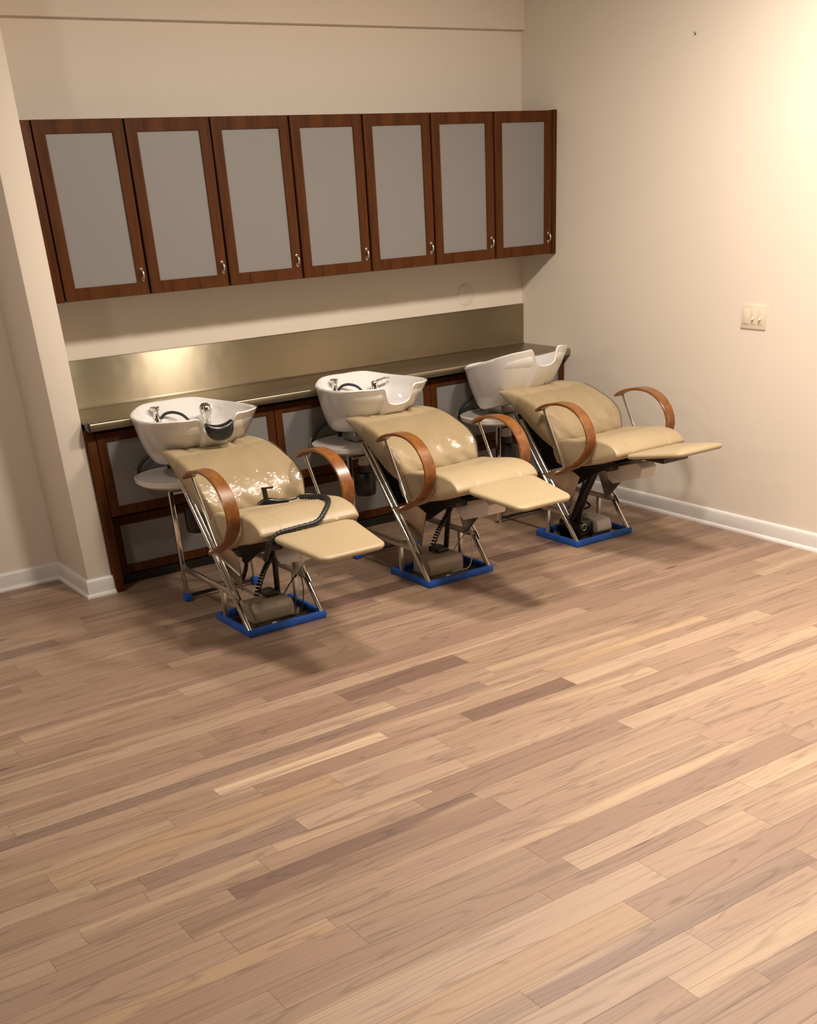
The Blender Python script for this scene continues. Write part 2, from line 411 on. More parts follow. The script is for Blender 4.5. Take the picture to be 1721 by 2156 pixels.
for a, b_ in zip(ROWS[:-1], ROWS[1:]):
    yc = (a+b_)/2
    fx = sorted([(x0, x1, t) for (fy, x0, x1, t) in FIXED if b_ < fy < a])
    segs = []; x = X0
    def fill(x, xe):
        x -= random.uniform(0, 0.8) if x == X0 else 0
        while x < xe-1e-6:
            L = random.choice([random.uniform(0.4, 1.0), random.uniform(0.9, 2.4)])
            e = x+L
            if xe-e < 0.25: e = xe
            segs.append((max(x, X0), e, tone())); x = e
    for (x0, x1, t) in fx:
        if x0 > x+1e-4: fill(x, x0)
        segs.append((x0, x1, TONE[t])); x = x1
    fill(x, X1)
    for (x0, x1, c) in segs:
        x1 = min(x1, X1)
        if x1 <= x0: continue
        vs = [bm.verts.new(p) for p in ((x0+g, b_+g, 0), (x1-g, b_+g, 0), (x1-g, a-g, 0), (x0+g, a-g, 0))]
        f = bm.faces.new(vs); s = (random.random(), random.random(), random.random(), 1)
        for l in f.loops: l[lc] = c+(1,); l[ls] = s
me = bpy.data.meshes.new('floor'); bm.to_mesh(me); bm.free(); me.materials.append(M['floor'])
fl = bpy.data.objects.new('floor', me); COL.objects.link(fl); fl['kind'] = 'structure'

# ------------------------------------------------------------------ wall cabinets
DW, EP, ZB, ZT, YD = 0.4347, 0.0316, 1.3852, 2.1129, -0.3234
def frame_mesh(x0, x1, y0, y1, z0, z1, fr, c=0.0018):
    """one continuous door frame around an opening, edges eased"""
    cs = [(0, y1), (0, y0+c), (c, y0), (fr-c, y0), (fr, y0+c), (fr, y1)]
    rings = []
    for (cx, sx, cz, sz) in ((x0, 1, z0, 1), (x1, -1, z0, 1), (x1, -1, z1, -1), (x0, 1, z1, -1)):
        rings.append([(cx+sx*o, y, cz+sz*o) for o, y in cs])
    return MB().loft(rings, cap=False, closed_v=True)
ORD = ['leftmost', 'second', 'third', 'fourth', 'fifth', 'sixth', 'rightmost']
for k in range(7):
    x0 = -EP-(7-k)*DW; x1 = x0+DW
    lab = {0: 'brown wall cabinet with frosted glass door, leftmost of the row, beside the wing wall',
           6: 'brown wall cabinet with frosted glass door, rightmost of the row, in the room corner'}.get(k,
          'brown wall cabinet with frosted glass door, %s from the left in the hanging row' % ORD[k])
    org = (x0+DW/2, 0, ZB)
    c = empty('wall_cabinet', org, lab, 'cabinet', 'wall cabinets above the steel counter')
    sh = (-org[0], -org[1], -org[2])
    MB().box(x0+0.001, x1-0.001, YD+0.022, -0.001, ZB, ZT, 0.002).build('cabinet_body', M['void'], c, sh)
    gap = 0.006
    d0, d1, y0, y1 = x0+gap, x1-gap, YD, YD+0.020
    fr = 0.054
    d = frame_mesh(d0, d1, y0, y1, ZB, ZT, fr).build('door', M['cherry'], c, sh, ang=20)
    pm = MB().box(d0+fr-0.004, d1-fr+0.004, y0+0.007, y0+0.012, ZB+fr-0.004, ZT-fr+0.004).build('glass_panel', M['frosted'], d, sh, smooth=False)
    hx, hz = d1-0.026, ZB+0.088
    hp = cat_rom([(hx, y0, hz-0.022), (hx, y0-0.016, hz-0.017), (hx, y0-0.023, hz), (hx, y0-0.016, hz+0.017), (hx, y0, hz+0.022)], 5)
    hm = MB().tube(hp, 0.0048, 10); hm.lathe([(0.002, 0), (0.008, 0.0), (0.008, -0.004), (0.002, -0.004)], (hx, y0, hz-0.022), 12, 'Y'); hm.lathe([(0.002, 0), (0.008, 0.0), (0.008, -0.004), (0.002, -0.004)], (hx, y0, hz+0.022), 12, 'Y')
    hm.build('knob', M['satin'], d, sh)
    if k == 0:
        MB().box(XP+0.001, x0-0.001, YD+0.004, -0.001, ZB-0.002, ZT, 0.002).build('filler_strip', M['cherry'], c, sh)
    if k == 6:
        MB().box(x1+0.001, -0.001, YD-0.001, -0.001, ZB-0.003, ZT+0.003, 0.002).build('end_panel', M['cherry'], c, sh)

# ------------------------------------------------------------------ base cabinets and counter
BX = [-3.09, -2.09, -1.05, -0.003]; YF = -0.42
BL = ['brown base cabinet under the steel counter, behind the left chair beside the wing wall', 'brown base cabinet under the steel counter, behind the middle chair',
      'brown base cabinet under the steel counter, behind the right chair in the corner']
for k in range(3):
    x0, x1 = BX[k], BX[k+1]
    org = ((x0+x1)/2, -0.2, 0); sh = (-org[0], -org[1], 0)
    c = empty('base_cabinet', org, BL[k], 'cabinet', 'base cabinets under the steel counter')
    MB().prism([(YF+0.022, 0.819), (YF+0.022, 0.385), (-0.288, 0.385), (-0.288, 0.050), (-0.001, 0.050), (-0.001, 0.819)], x0+0.001, x1-0.001, 'X').build('cabinet_body', M['void'], c, sh, smooth=False)
    MB().box(x0+0.001, x1-0.001, -0.300, -0.001, 0.0, 0.049).build('toe_kick', M['void'], c, sh, smooth=False)
    for (z0, z1, nm, yf, rv) in ((0.392, 0.802, 'door', YF, 0.002), (0.056, 0.358, 'drawer_front', -0.310, 0.026 if k == 0 else 0.004)):
        fr = 0.046; y0, y1 = yf, yf+0.02; d0, d1 = x0+rv, x1-0.002
        d = frame_mesh(d0, d1, y0, y1, z0, z1, fr).build(nm, M['cherry'], c, sh, ang=20)
        MB().box(d0+fr-0.004, d1-fr+0.004, y0+0.007, y0+0.012, z0+fr-0.004, z1-fr+0.004).build('glass_panel', M['frosted'], d, sh, smooth=False)
    if k == 0:
        MB().box(XP+0.001, x0-0.001, YF+0.006, -0.001, 0.0, 0.819, 0.002).build('filler_strip', M['cherry'], c, sh)

org = ((XP)/2, -0.235, 0.82); sh = (-org[0], -org[1], -org[2])
ct = empty('counter', org, 'long stainless steel counter with upstand running along the back wall', 'counter')
YC = -0.47
prof = [(YC, 0.822), (YC-0.002, 0.826), (YC-0.002, 0.853), (YC+0.001, 0.8585), (YC+0.006, 0.860), (-0.003, 0.860), (-0.003, 0.850), (YC+0.012, 0.850), (YC+0.012, 0.822)]
MB().prism(prof, XP+0.003, -0.002, 'X').build('countertop', M['counter'], ct, sh, ang=50)
sp = [(-0.026, 0.8605)]
for q in range(9):
    a = math.pi/2*q/8; sp.append((-0.013-0.012+0.012*math.sin(a), 0.8735-0.012*math.cos(a)))
sp += [(-0.013, 1.088), (-0.009, 1.0935), (-0.001, 1.0942), (-0.001, 0.8605)]
MB().prism(sp, XP+0.003, -0.002, 'X').build('backsplash', M['splash'], ct, sh, ang=50)
MB().box(XP+0.0005, XP+0.012, YC-0.004, YC+0.05, 0.8225, 0.8615, 0.001).build('end_cap', M['blackgloss'], ct, sh)

# ------------------------------------------------------------------ small things on the walls
cp = MB().lathe([(0.001, 0), (0.0625, 0), (0.0625, -0.0022), (0.060, -0.0036), (0.001, -0.0042)], (0, 0, 0), 48, 'Y').build('cover_plate', M['wall'])
cp.location = (-0.4535, -0.0003, 1.182); tag(cp, 'round painted blank cover plate on the back wall below the cabinets', 'cover plate')
MB().lathe([(0.0005, 0), (0.004, 0), (0.0035, -0.0014), (0.0005, -0.002)], (0, -0.0042, 0), 12, 'Y').build('screw', M['satin'], cp)

sw = empty('switch_plate', (0, -1.893, 1.113), 'cream three-gang light switch plate on the right wall', 'light switch')
MB().box(-0.0065, -0.0002, -0.082, 0.082, -0.0575, 0.0575, 0.0025).build('plate', M['switch'], sw)
MB().box(-0.0100, -0.004, 0.029, 0.063, -0.034, 0.034, 0.0015).build('dimmer_paddle', M['switch'], sw)
for yy in (0.0, -0.046):
    MB().box(-0.0085, -0.004, yy-0.0165, yy+0.0165, -0.034, 0.034, 0.001).build('switch_frame', M['switch'], sw)
    MB().prism([(-0.004, 0.006), (-0.020, -0.011), (-0.018, -0.015), (-0.004, -0.008)], yy-0.005, yy+0.005, 'Y', 0.001).build('toggle', M['switch'], sw)
nl = MB().tube([(0, 0, 0), (-0.012, -0.004, 0.006), (-0.02, -0.006, 0.010)], 0.0022, 8).build('nail', M['darkmetal'])
nl.location = (-0.0005, -1.362, 2.360); tag(nl, 'small bent dark nail high on the right wall', 'nail')

# ------------------------------------------------------------------ shampoo chairs
Y0 = -1.345
def rim_points():
    half = [(0.0, -0.478, 0.912), (0.075, -0.478, 0.913), (0.145, -0.488, 0.909), (0.200, -0.53, 0.898), (0.245, -0.60, 0.890), (0.274, -0.72, 0.889), (0.276, -0.83, 0.891),
            (0.252, -0.925, 0.896), (0.20, -0.99, 0.901), (0.14, -1.028, 0.902), (0.105, -1.038, 0.904), (0.088, -1.036, 0.892), (0.076, -1.030, 0.855), (0.062, -1.024, 0.830), (0.035, -1.020, 0.818), (0.0, -1.018, 0.814)]
    full = half+[(-x, y, z) for x, y, z in half[-2:0:-1]]
    return cat_rom(full, 5, closed=True)
def bowl_mesh():
    rim = rim_points(); n = len(rim)
    b0 = []
    for p in rim:
        a = math.atan2(p.x, -(p.y+0.68))
        b0.append(Vector((0.135*math.sin(a), -0.605-0.112*math.cos(a), 0.652)))
    rings = []
    def outer(t):
        ring = []
        for p, q in zip(rim, b0):
            front = smooth(-0.72, -1.0, p.y)
            h = t**(0.60+0.06*front); zz = t**(1.38-0.05*front)
            ring.append(Vector((q.x+(p.x-q.x)*h, q.y+(p.y-q.y)*h, q.z+(p.z-q.z)*zz)))
        return ring
    rings.append([q*0.2+Vector((0, -0.605, 0.652))*0.8 for q in b0])
    for t in (0.0, 0.06, 0.14, 0.24, 0.36, 0.5, 0.64, 0.78, 0.9, 0.97): rings.append(outer(t))
    cen = Vector((0, -0.70, 0))
    def inset(p, d, dz):
        v = Vector((cen.x-p.x, cen.y-p.y, 0)).normalized(); return p+v*d+Vector((0, 0, dz))
    rings.append([inset(p, 0.0, 0.0) for p in rim]); rings.append([inset(p, 0.004, 0.005) for p in rim]); rings.append([inset(p, 0.011, 0.005) for p in rim]); rings.append([inset(p, 0.016, -0.001) for p in rim])
    bott = []
    for p in rim:
        a = math.atan2(p.x, -(p.y+0.70)); bott.append(Vector((0.07*math.sin(a), -0.70-0.07*math.cos(a), 0.735)))
    for t in (0.12, 0.26, 0.42, 0.6, 0.78, 0.92, 1.0):
        ring = []
        for p, q in zip(rim, bott):
            s = inset(p, 0.016, -0.001); back = smooth(-0.62, -0.46, p.y)
            h = t**(1.9-0.9*back); zz = t**(0.75+0.1*back)
            zq = q.z
            ring.append(Vector((s.x+(q.x-s.x)*h, s.y+(q.y-s.y)*h, s.z+(zq-s.z)*zz)))
        rings.append(ring)
    m = MB(); m.loft(rings)
    m.lathe([(0.001, 0.738), (0.03, 0.738), (0.03, 0.7395), (0.001, 0.7395)], (0, -0.70, 0), 20)
    return m

def soft_slab(rows):
    """rows: list of (cross-section ring) lofted"""
    return MB().loft(rows)

BACK_TOP = [(-0.866, 0.764), (-0.93, 0.768), (-1.01, 0.766), (-1.09, 0.757), (-1.165, 0.740), (-1.235, 0.712), (-1.300, 0.674), (-1.348, 0.626), (-1.372, 0.575), (-1.372, 0.535)]
BACK_BOT = [(-0.872, 0.748), (-0.925, 0.722), (-0.985, 0.690), (-1.045, 0.659), (-1.10, 0.631), (-1.155, 0.602), (-1.21, 0.574), (-1.26, 0.549), (-1.30, 0.530), (-1.335, 0.518)]
BACK_W = [0.238, 0.240, 0.243, 0.247, 0.252, 0.257, 0.260, 0.257, 0.248, 0.236]
BK = 32
def back_sections(off=0.0):
    """rings of the reclined backrest, from the top edge under the basin down to the edge above the seat; first BK+1 points are the upper face"""
    T = cat_rom([Vector((y, z, 0)) for y, z in BACK_TOP], 4); B = cat_rom([Vector((y, z, 0)) for y, z in BACK_BOT], 4)
    Wd = [w.x for w in cat_rom([Vector((w, 0, 0)) for w in BACK_W], 4)]
    rings = []; n = len(T)
    for i in range(n):
        t, b, w = T[i], B[i], Wd[i]+off
        up = (t-b); th = up.length; up = up.normalized()
        ring = []
        for k in range(BK+1):
            q = -1+2*k/BK; s = math.copysign(1-(1-abs(q))**1.5, q)
            a = abs(s)
            drop = min(0.022, th*0.45)*(1-(1-max(0, (a-0.90)/0.10)**2.4)**(1/2.4))
            dish = 0.016*(1-a**2.2)*smooth(3, 18, i)
            wr = 0.0040*math.sin(s*6+i*0.32+math.sin(s*4))*math.exp(-((i-15)/9.0)**2)+0.0034*math.sin(s*15-i*0.35+2*math.sin(i*0.3))*smooth(10, 24, i)
            pl = 0.018*math.exp(-((s-0.40-0.006*i)/0.050)**2)*smooth(20, 3, i)-0.010*math.exp(-((s-0.52-0.006*i)/0.05)**2)*smooth(20, 3, i)+0.012*math.exp(-((s+0.60)/0.035)**2)*smooth(22, 8, i)
            d = -drop-dish+wr-pl*(1 if th > 0.03 else 0.5)+off
            p = t+up*d; ring.append((s*w, p.x, p.y))
        hi = t-up*min(0.022, th*0.45)
        for f in (0.45, 0.85):
            p = hi.lerp(b, f); ring.append((w*(1.0 if f < 0.8 else 0.99), p.x, p.y))
        for s in (0.93, 0.6, 0.2, -0.2, -0.6, -0.93):
            p = b-up*off; ring.append((s*w, p.x, p.y))
        for f in (0.85, 0.45):
            p = hi.lerp(b, f); ring.append((-w*(1.0 if f < 0.8 else 0.99), p.x, p.y))
        rings.append(ring)
    return rings

def seat_sections():
    """rings across x of the moulded seat: profile in y-z, side cheeks deep at the rear and thin at the front"""
    top = [(-1.345, 0.520), (-1.36, 0.552), (-1.42, 0.575), (-1.52, 0.585), (-1.62, 0.600), (-1.70, 0.607), (-1.77, 0.600), (-1.82, 0.580), (-1.846, 0.555)]
    bot = [(-1.842, 0.536), (-1.80, 0.515), (-1.72, 0.490), (-1.62, 0.466), (-1.52, 0.444), (-1.43, 0.432), (-1.375, 0.446), (-1.35, 0.485)]
    rings = []
    xs = [-1, -0.992, -0.97, -0.93, -0.87, -0.8, -0.7, -0.64, -0.61, -0.58, -0.55, -0.48, -0.36, -0.2, 0]
    xs = xs+[-v for v in xs[-2::-1]]
    top = [(v.x, v.y) for v in cat_rom([Vector((y, z, 0)) for y, z in top], 3)]
    for s in xs:
        x = 0.246*s; a = abs(s)
        e = max(0.0, (a-0.93)/0.07); edge = 1-math.sqrt(max(0, 1-e*e))
        ring = []; cy = -1.60
        for (yy, zz) in top:
            z = zz-0.014*(1-a**2)*math.exp(-((yy+1.46)/0.10)**2)
            z -= 0.016*edge*(1 if yy > -1.78 else 0.5)
            z -= 0.0050*math.exp(-((a-0.60-0.35*(yy+1.70))/0.016)**2)*smooth(-1.42, -1.55, yy)
            ring.append((x, cy+(yy-cy)*(1-0.02*edge), z))
        for (yy, zz) in bot:
            ring.append((x, cy+(yy-cy)*(1-0.02*edge), zz+0.008*edge))
        rings.append(ring)
    return rings

def arm_path():
    return cat_rom([(-1.285, 0.716), (-1.33, 0.741), (-1.40, 0.760), (-1.48, 0.768), (-1.56, 0.757), (-1.63, 0.722), (-1.678, 0.665), (-1.692, 0.605), (-1.668, 0.545), (-1.61, 0.492), (-1.53, 0.448), (-1.452, 0.408)] if False else
                   [Vector((0, y, z)) for y, z in ((-1.285, 0.716), (-1.33, 0.741), (-1.40, 0.760), (-1.48, 0.768), (-1.56, 0.757), (-1.63, 0.722), (-1.678, 0.665), (-1.692, 0.605), (-1.668, 0.545), (-1.61, 0.492), (-1.53, 0.448), (-1.452, 0.408))], 4)
def strap(m, path, xc, w, t):
    rings = []
    for i, p in enumerate(path):
        a = path[max(i-1, 0)]; b = path[min(i+1, len(path)-1)]; tan = (b-a).normalized(); nor = Vector((0, -tan.z, tan.y))
        c = 0.003
        ring = []
        for (u, v) in ((-w/2+c, -t/2), (w/2-c, -t/2), (w/2, -t/2+c), (w/2, t/2-c), (w/2-c, t/2), (-w/2+c, t/2), (-w/2, t/2-c), (-w/2, -t/2+c)):
            ring.append(Vector((xc+u, p.y, p.z))+nor*v)
        rings.append(ring)
    m.loft(rings); return m

def rounded_rect(w_back, w_front, y_b, y_f, r, n=6):
    """outline (x,y) of a tapered pad, y_f in front (more negative)"""
    pts = []
    for (cx, cy, a0) in ((w_back/2-r, y_b-r, 0), (-w_back/2+r, y_b-r, 90), (-w_front/2+r, y_f+r, 180), (w_front/2-r, y_f+r, 270)):
        for k in range(n+1):
            a = math.radians(a0+90*k/n); pts.append((cx+r*math.cos(a), cy+r*math.sin(a)))
    return pts

def make_chair(cx, label, foot_front_dz, foot_dz, bowl_tilt, kind):
    root = empty('shampoo_chair', (cx, Y0, 0), label, 'shampoo chair', 'backwash chairs in front of the steel counter')
    S = (0, -Y0, 0)
    P = lambda mb, nm, mat, par=root, **k: mb.build(nm, mat, par, S, **k)
    # base
    P(MB().prism([(-0.200, -1.170), (0.200, -1.170), (0.204, -1.512), (-0.204, -1.512)], 0.002, 0.016, 'Z', 0.002), 'base_plate', M['baseplate'])
    tp = MB()
    def strip(x0, x1, y0, y1):
        tp.box(x0, x1, y0, y1, 0.001, 0.033, 0.004)
    strip(-0.211, 0.211, -1.520, -1.494); strip(-0.211, -0.190, -1.496, -1.160); strip(0.190, 0.211, -1.496, -1.160); strip(-0.19, 0.19, -1.176, -1.158)
    P(tp, 'masking_tape', M['tape'])['label'] = 'blue masking tape around the base plate'
    # frame
    d = Vector((0, 0.535, 0.597)); d.normalize()
    for s in (-1, 1):
        x = s*0.196
        a = Vector((x, -1.505, 0.018)); e = a+d*0.83
        mr = MB().tube([a, e], 0.0125, 14)
        b2 = Vector((x-s*0.004, -1.425, 0.158)); mr.tube([b2, b2+d*0.62], 0.0095, 12)
        P(mr, 'slanted_rail', M['chrome'])
        P(MB().box(x-0.011, x+0.011, -0.813, -0.791, 0.03 if kind != 'right' else 0.006, 0.555, 0.003), 'rear_leg', M['chrome'])
        P(MB().box(x-0.006, x+0.006, -1.395, -0.80, 0.160, 0.190, 0.002), 'side_brace', M['satin'])
        P(MB().box(x-0.011, x+0.011, -1.262, -1.240, 0.012, 0.165, 0.003), 'base_post', M['satin'])
        # mirror polished side gusset between rail and seat
        gx = s*0.184
        gm = MB().prism([(-1.205, 0.358), (-1.46, 0.425), (-1.53, 0.390), (-1.368, 0.176)], gx-0.003, gx+0.003, 'X', 0.001)
        for v in gm.bm.verts: v.co.x += s*0.34*(v.co.z-0.30)
        P(gm, 'side_gusset', M['polished'])
        if kind == 'right':
            P(MB().lathe([(0.002, 0), (0.026, 0), (0.026, 0.006), (0.002, 0.008)], (x, -0.802, 0.0), 16), 'rear_foot', M['satin'])
        else:
            P(MB().box(x-0.019, x+0.019, -0.824, -0.780, 0.001, 0.038, 0.006), 'rear_foot', M['tape'])['label'] = 'rear foot wrapped in blue tape'
    P(MB().box(-0.185, 0.185, -0.808, -0.796, 0.018, 0.034, 0.002), 'rear_crossbar', M['darkmetal'])
    P(MB().box(-0.185, 0.185, -0.812, -0.790, 0.535, 0.556, 0.003), 'rear_top_bar', M['satin'])
    # pan behind the seat between the rails, its black stands for shade on metal
    q0 = Vector((0, -1.36, 0.185)); q1 = Vector((0, -0.96, 0.64))
    bp = MB(); nn = Vector((0, -d.z, d.y))*0.004
    if kind != 'left':
        bp.loft([[(-0.178, q.y-nn.y, q.z-nn.z), (0.178, q.y-nn.y, q.z-nn.z), (0.178, q.y+nn.y, q.z+nn.z), (-0.178, q.y+nn.y, q.z+nn.z)] for q in (Vector((0, -1.20, 0.365)), q1)])
    else:
        bp.loft([[(-0.178, q.y-nn.y, q.z-nn.z), (0.178, q.y-nn.y, q.z-nn.z), (0.178, q.y+nn.y, q.z+nn.z), (-0.178, q.y+nn.y, q.z+nn.z)] for q in (Vector((0, -1.09, 0.49)), q1)])
    P(bp, 'back_pan', M['blackgloss'])
    # tray under the basin
    out = []
    for k in range(40):
        a = 2*math.pi*k/40; c_, s_ = math.cos(a), math.sin(a)
        xx = 0.285*math.copysign(abs(c_)**0.85, c_); yy = -0.625+(0.205 if s_ > 0 else 0.24)*math.copysign(abs(s_)**0.85, s_)
        out.append((xx, max(yy, -0.845)))
    tr = MB(); rings = []
    for (f, z) in ((0.80, 0.556), (0.93, 0.558), (0.985, 0.570), (1.0, 0.592), (0.975, 0.594), (0.95, 0.588), (0.5, 0.585)):
        rings.append([((x)*f, -0.63+(y+0.63)*f, z) for x, y in out])
    tr.loft(rings); P(tr, 'tray', M['plastic'])
    P(MB().box(-0.065, 0.065, -0.67, -0.54, 0.592, 0.668, 0.006), 'basin_column', M['satin'])
    # basin
    bw = bowl_mesh(); piv = Vector((0, -0.60, 0.66)); dy = -0.048 if bowl_tilt else 0.0; dz = -0.022 if bowl_tilt else 0.0
    SB = 1.035 if kind == 'left' else 1.0
    RM = Matrix.Translation(piv+Vector((-0.020 if bowl_tilt else 0.0, dy, dz))) @ Matrix.Rotation(math.radians(-bowl_tilt), 4, 'X') @ Matrix.Diagonal((SB, SB, 1, 1)) @ Matrix.Translation(-piv)
    def tilt(mb):
        bmesh.ops.transform(mb.bm, matrix=RM, verts=mb.bm.verts); return mb
    bowl = P(tilt(bw), 'basin', M['ceramic'], ang=60)
    # fittings inside the basin, on the rear slope
    kz = 0.826
    kn = MB().lathe([(0.004, -0.03), (0.024, -0.03), (0.025, 0.006), (0.018, 0.022), (0.014, 0.044), (0.015, 0.054), (0.023, 0.060), (0.023, 0.074), (0.019, 0.079), (0.002, 0.080)], (-0.092, -0.535, kz), 20)
    P(tilt(kn), 'spray_holder', M['chrome'], bowl)
    hs = MB().tube(cat_rom([(-0.070, -0.54, kz+0.022), (-0.048, -0.55, kz+0.040), (-0.015, -0.57, kz+0.044), (0.02, -0.60, kz+0.028), (0.05, -0.64, kz-0.02)], 6), 0.0070, 10)
    P(tilt(hs), 'spray_hose', M['black'], bowl)
    if kind == 'left':
        fv = MB().lathe([(0.003, -0.04), (0.022, -0.04), (0.019, 0.02), (0.021, 0.034), (0.029, 0.05), (0.031, 0.068), (0.026, 0.085), (0.014, 0.095), (0.002, 0.097)], (0.125, -0.63, kz-0.02), 20)
        P(tilt(fv), 'mixer_tap', M['chrome'], bowl)
    else:
        fv = MB().lathe([(0.003, -0.03), (0.024, -0.03), (0.021, 0.012), (0.020, 0.050), (0.014, 0.058), (0.002, 0.060)], (0.125, -0.60, kz-0.01), 20)
        fv.loft([[(0.115+t*0.095, -0.60-t*0.02+u*0.008*(1-0.3*t), kz+0.046+t*0.016-2*0.016*(t-0.6)**2+v) for (u, v) in ((-1, -0.004), (1, -0.004), (1, 0.004), (-1, 0.004))] for t in (0, 0.3, 0.6, 0.8, 1.0)])
        P(tilt(fv), 'mixer_tap', M['chrome'], bowl)
    # black supply and drain hoses below the basin, and the wall valve ring
    h1 = MB().tube(cat_rom([(-0.10, -0.49, 0.69), (-0.16, -0.46, 0.655), (-0.20, -0.45, 0.61), (-0.205, -0.445, 0.56), (-0.18, -0.44, 0.52)], 6), 0.009, 10)
    h1.tube(cat_rom([(-0.03, -0.49, 0.66), (-0.035, -0.46, 0.62), (-0.03, -0.445, 0.56)], 5), 0.014, 10)
    P(h1, 'drain_hose', M['black'])
    vr = MB(); ringp = [(-0.197+0.030*math.cos(a), -0.436, 0.572+0.030*math.sin(a)) for a in [2*math.pi*k/24 for k in range(25)]]
    vr.tube(ringp, 0.004, 8, cap=False); vr.lathe([(0.002, 0), (0.022, 0), (0.014, -0.012), (0.002, -0.014)], (-0.197, -0.4215, 0.572), 20, 'Y')
    P(vr, 'water_valve', M['satin'])
    # motor and tube under the tray
    mo = MB().lathe([(0.004, 0.30), (0.055, 0.30), (0.060, 0.32), (0.060, 0.40), (0.050, 0.42), (0.035, 0.425), (0.035, 0.46), (0.004, 0.46)], (-0.02, -0.66, 0), 20)
    P(mo, 'pump_canister', M['darkmetal'])
    P(MB().lathe([(0.004, 0.46), (0.030, 0.46), (0.034, 0.468), (0.030, 0.476), (0.026, 0.50), (0.018, 0.53), (0.004, 0.534)], (-0.02, -0.66, 0), 18), 'drain_trap', M['plastic'])
    # seat, footrest, back
    seat = P(MB().loft(seat_sections()), 'seat', M['leather'], ang=55)
    P(MB().box(-0.2475, -0.2455, -1.665, -1.635, 0.520, 0.523, 0.0005).box(-0.2475, -0.2455, -1.665, -1.635, 0.508, 0.511, 0.0005).box(-0.2470, -0.2455, -1.639, -1.635, 0.509, 0.522, 0.0005), 'stitched_tab', M['plastic'], seat)
    zs = []
    rr = rounded_rect(0.40, 0.325, -1.842, -2.20, 0.045)
    fm = MB(); rings = []
    for (ins, z) in ((0.020, 0.0), (0.005, 0.002), (0.0, 0.009), (0.0, 0.017), (0.006, 0.024), (0.02, 0.027), (0.06, 0.0285)):
        ring = []
        for (x, yv) in rr:
            k = (yv+1.842)/(-0.358)
            cxx, cyy = 0.0, -2.02
            sx = 1-ins/0.20; sy = 1-ins/0.18
            ring.append((x*sx, cyy+(yv-cyy)*sy, 0.527+foot_dz+z+foot_front_dz*k))
        rings.append(ring)
    fm.loft(rings); P(fm, 'footrest', M['leather'], ang=60)
    zf = foot_dz+foot_front_dz*0.5
    P(MB().box(-0.09, 0.09, -2.02, -1.70, 0.498+zf*0.5, 0.524+zf*0.5, 0.004), 'footrest_bracket', M['darkmetal'])
    P(MB().prism([(-1.56, 0.415), (-1.80, 0.478), (-1.835, 0.452), (-1.825, 0.402), (-1.62, 0.342), (-1.58, 0.362)], -0.055, 0.055, 'X', 0.005), 'power_box', M['plastic'])
    tooth = [(-1.34, 0.452), (-1.70, 0.486), (-1.72, 0.470), (-1.56, 0.395), (-1.44, 0.325)]
    for k in range(6):
        tooth += [(-1.405+0.012*k, 0.318+0.018*k), (-1.385+0.010*k, 0.326+0.018*k)]
    P(MB().prism(tooth, -0.135, -0.127, 'X'), 'mechanism_plate', M['darkmetal'])
    P(MB().prism([(y_, z_) for y_, z_ in tooth[:5]], 0.127, 0.135, 'X'), 'mechanism_plate', M['darkmetal'])
    P(MB().box(-0.125, 0.125, -1.66, -1.40, 0.42, 0.455, 0.006), 'seat_pan', M['darkmetal'])
    P(MB().loft(back_sections()), 'backrest', M['leather'], ang=75)
    # armrests
    for s in (-1, 1):
        ar = P(strap(MB(), arm_path(), s*0.29, 0.064, 0.013), 'armrest', M['arm'], ang=40)
        t = MB().tube([(s*0.29, -1.318, 0.724), (s*0.29, -1.488, 0.447)], 0.0075, 12)
        P(t, 'arm_tube', M['chrome'], ar)
        P(MB().tube([(s*0.318, -1.455, 0.413), (s*0.15, -1.455, 0.428)], 0.0115, 12), 'arm_crossbar', M['plastic_beige'], ar)
    # lift column, base electronics and cables
    if kind != 'right':
        P(MB().prism([(-1.24, 0.013), (-1.40, 0.013), (-1.405, 0.07), (-1.385, 0.095), (-1.26, 0.095)], -0.12, 0.10, 'X', 0.006), 'control_box', M['plastic_beige'])
        P(MB().box(0.0, 0.07, -1.315, -1.225, 0.096, 0.118, 0.004), 'control_plug', M['darkmetal'])
        P(MB().lathe([(0.002, 0.0165), (0.013, 0.0165), (0.012, 0.020), (0.002, 0.021)], (-0.04, -1.455, 0), 20), 'bolt_cap', M['plastic'])
        coil = []
        for k in range(130):
            u = k/129; c0 = Vector((-0.06+0.10*u, -1.33-0.08*u, 0.12+0.27*u+0.015*math.sin(u*5)))
            coil.append(c0+Vector((math.cos(k*0.95), math.sin(k*0.95), 0.3*math.sin(k*0.95)))*0.012)
        P(MB().tube(coil, 0.0034, 6), 'coil_cable', M['black'])
        ww = MB().tube(cat_rom([(0.09, -1.33, 0.10), (0.12, -1.36, 0.16), (0.16, -1.38, 0.20), (0.15, -1.42, 0.12), (0.11, -1.44, 0.03), (0.05, -1.42, 0.02), (0.0, -1.43, 0.02)], 8), 0.003, 6)
        P(ww, 'wire_loop', M['cable_white'] if kind == 'middle' else M['darkmetal'])
        P(MB().tube([(0.10, -1.24, 0.05), (0.03, -1.40, 0.42)], 0.014, 12), 'lift_actuator', M['darkmetal'])
    else:
        P(MB().prism([(-1.30, 0.095), (-1.42, 0.085), (-1.44, 0.03), (-1.42, 0.014), (-1.33, 0.014), (-1.30, 0.03)], 0.02, 0.135, 'X', 0.01), 'lift_motor', M['plastic'])
        P(MB().tube([(0.078, -1.30, 0.066), (0.078, -1.27, 0.074)], 0.03, 16), 'motor_cap', M['plastic'])
        P(MB().tube([(-0.04, -1.30, 0.07), (-0.02, -1.36, 0.24), (0.0, -1.46, 0.43)], [0.032, 0.026, 0.02], 14), 'lift_actuator', M['blackgloss'])
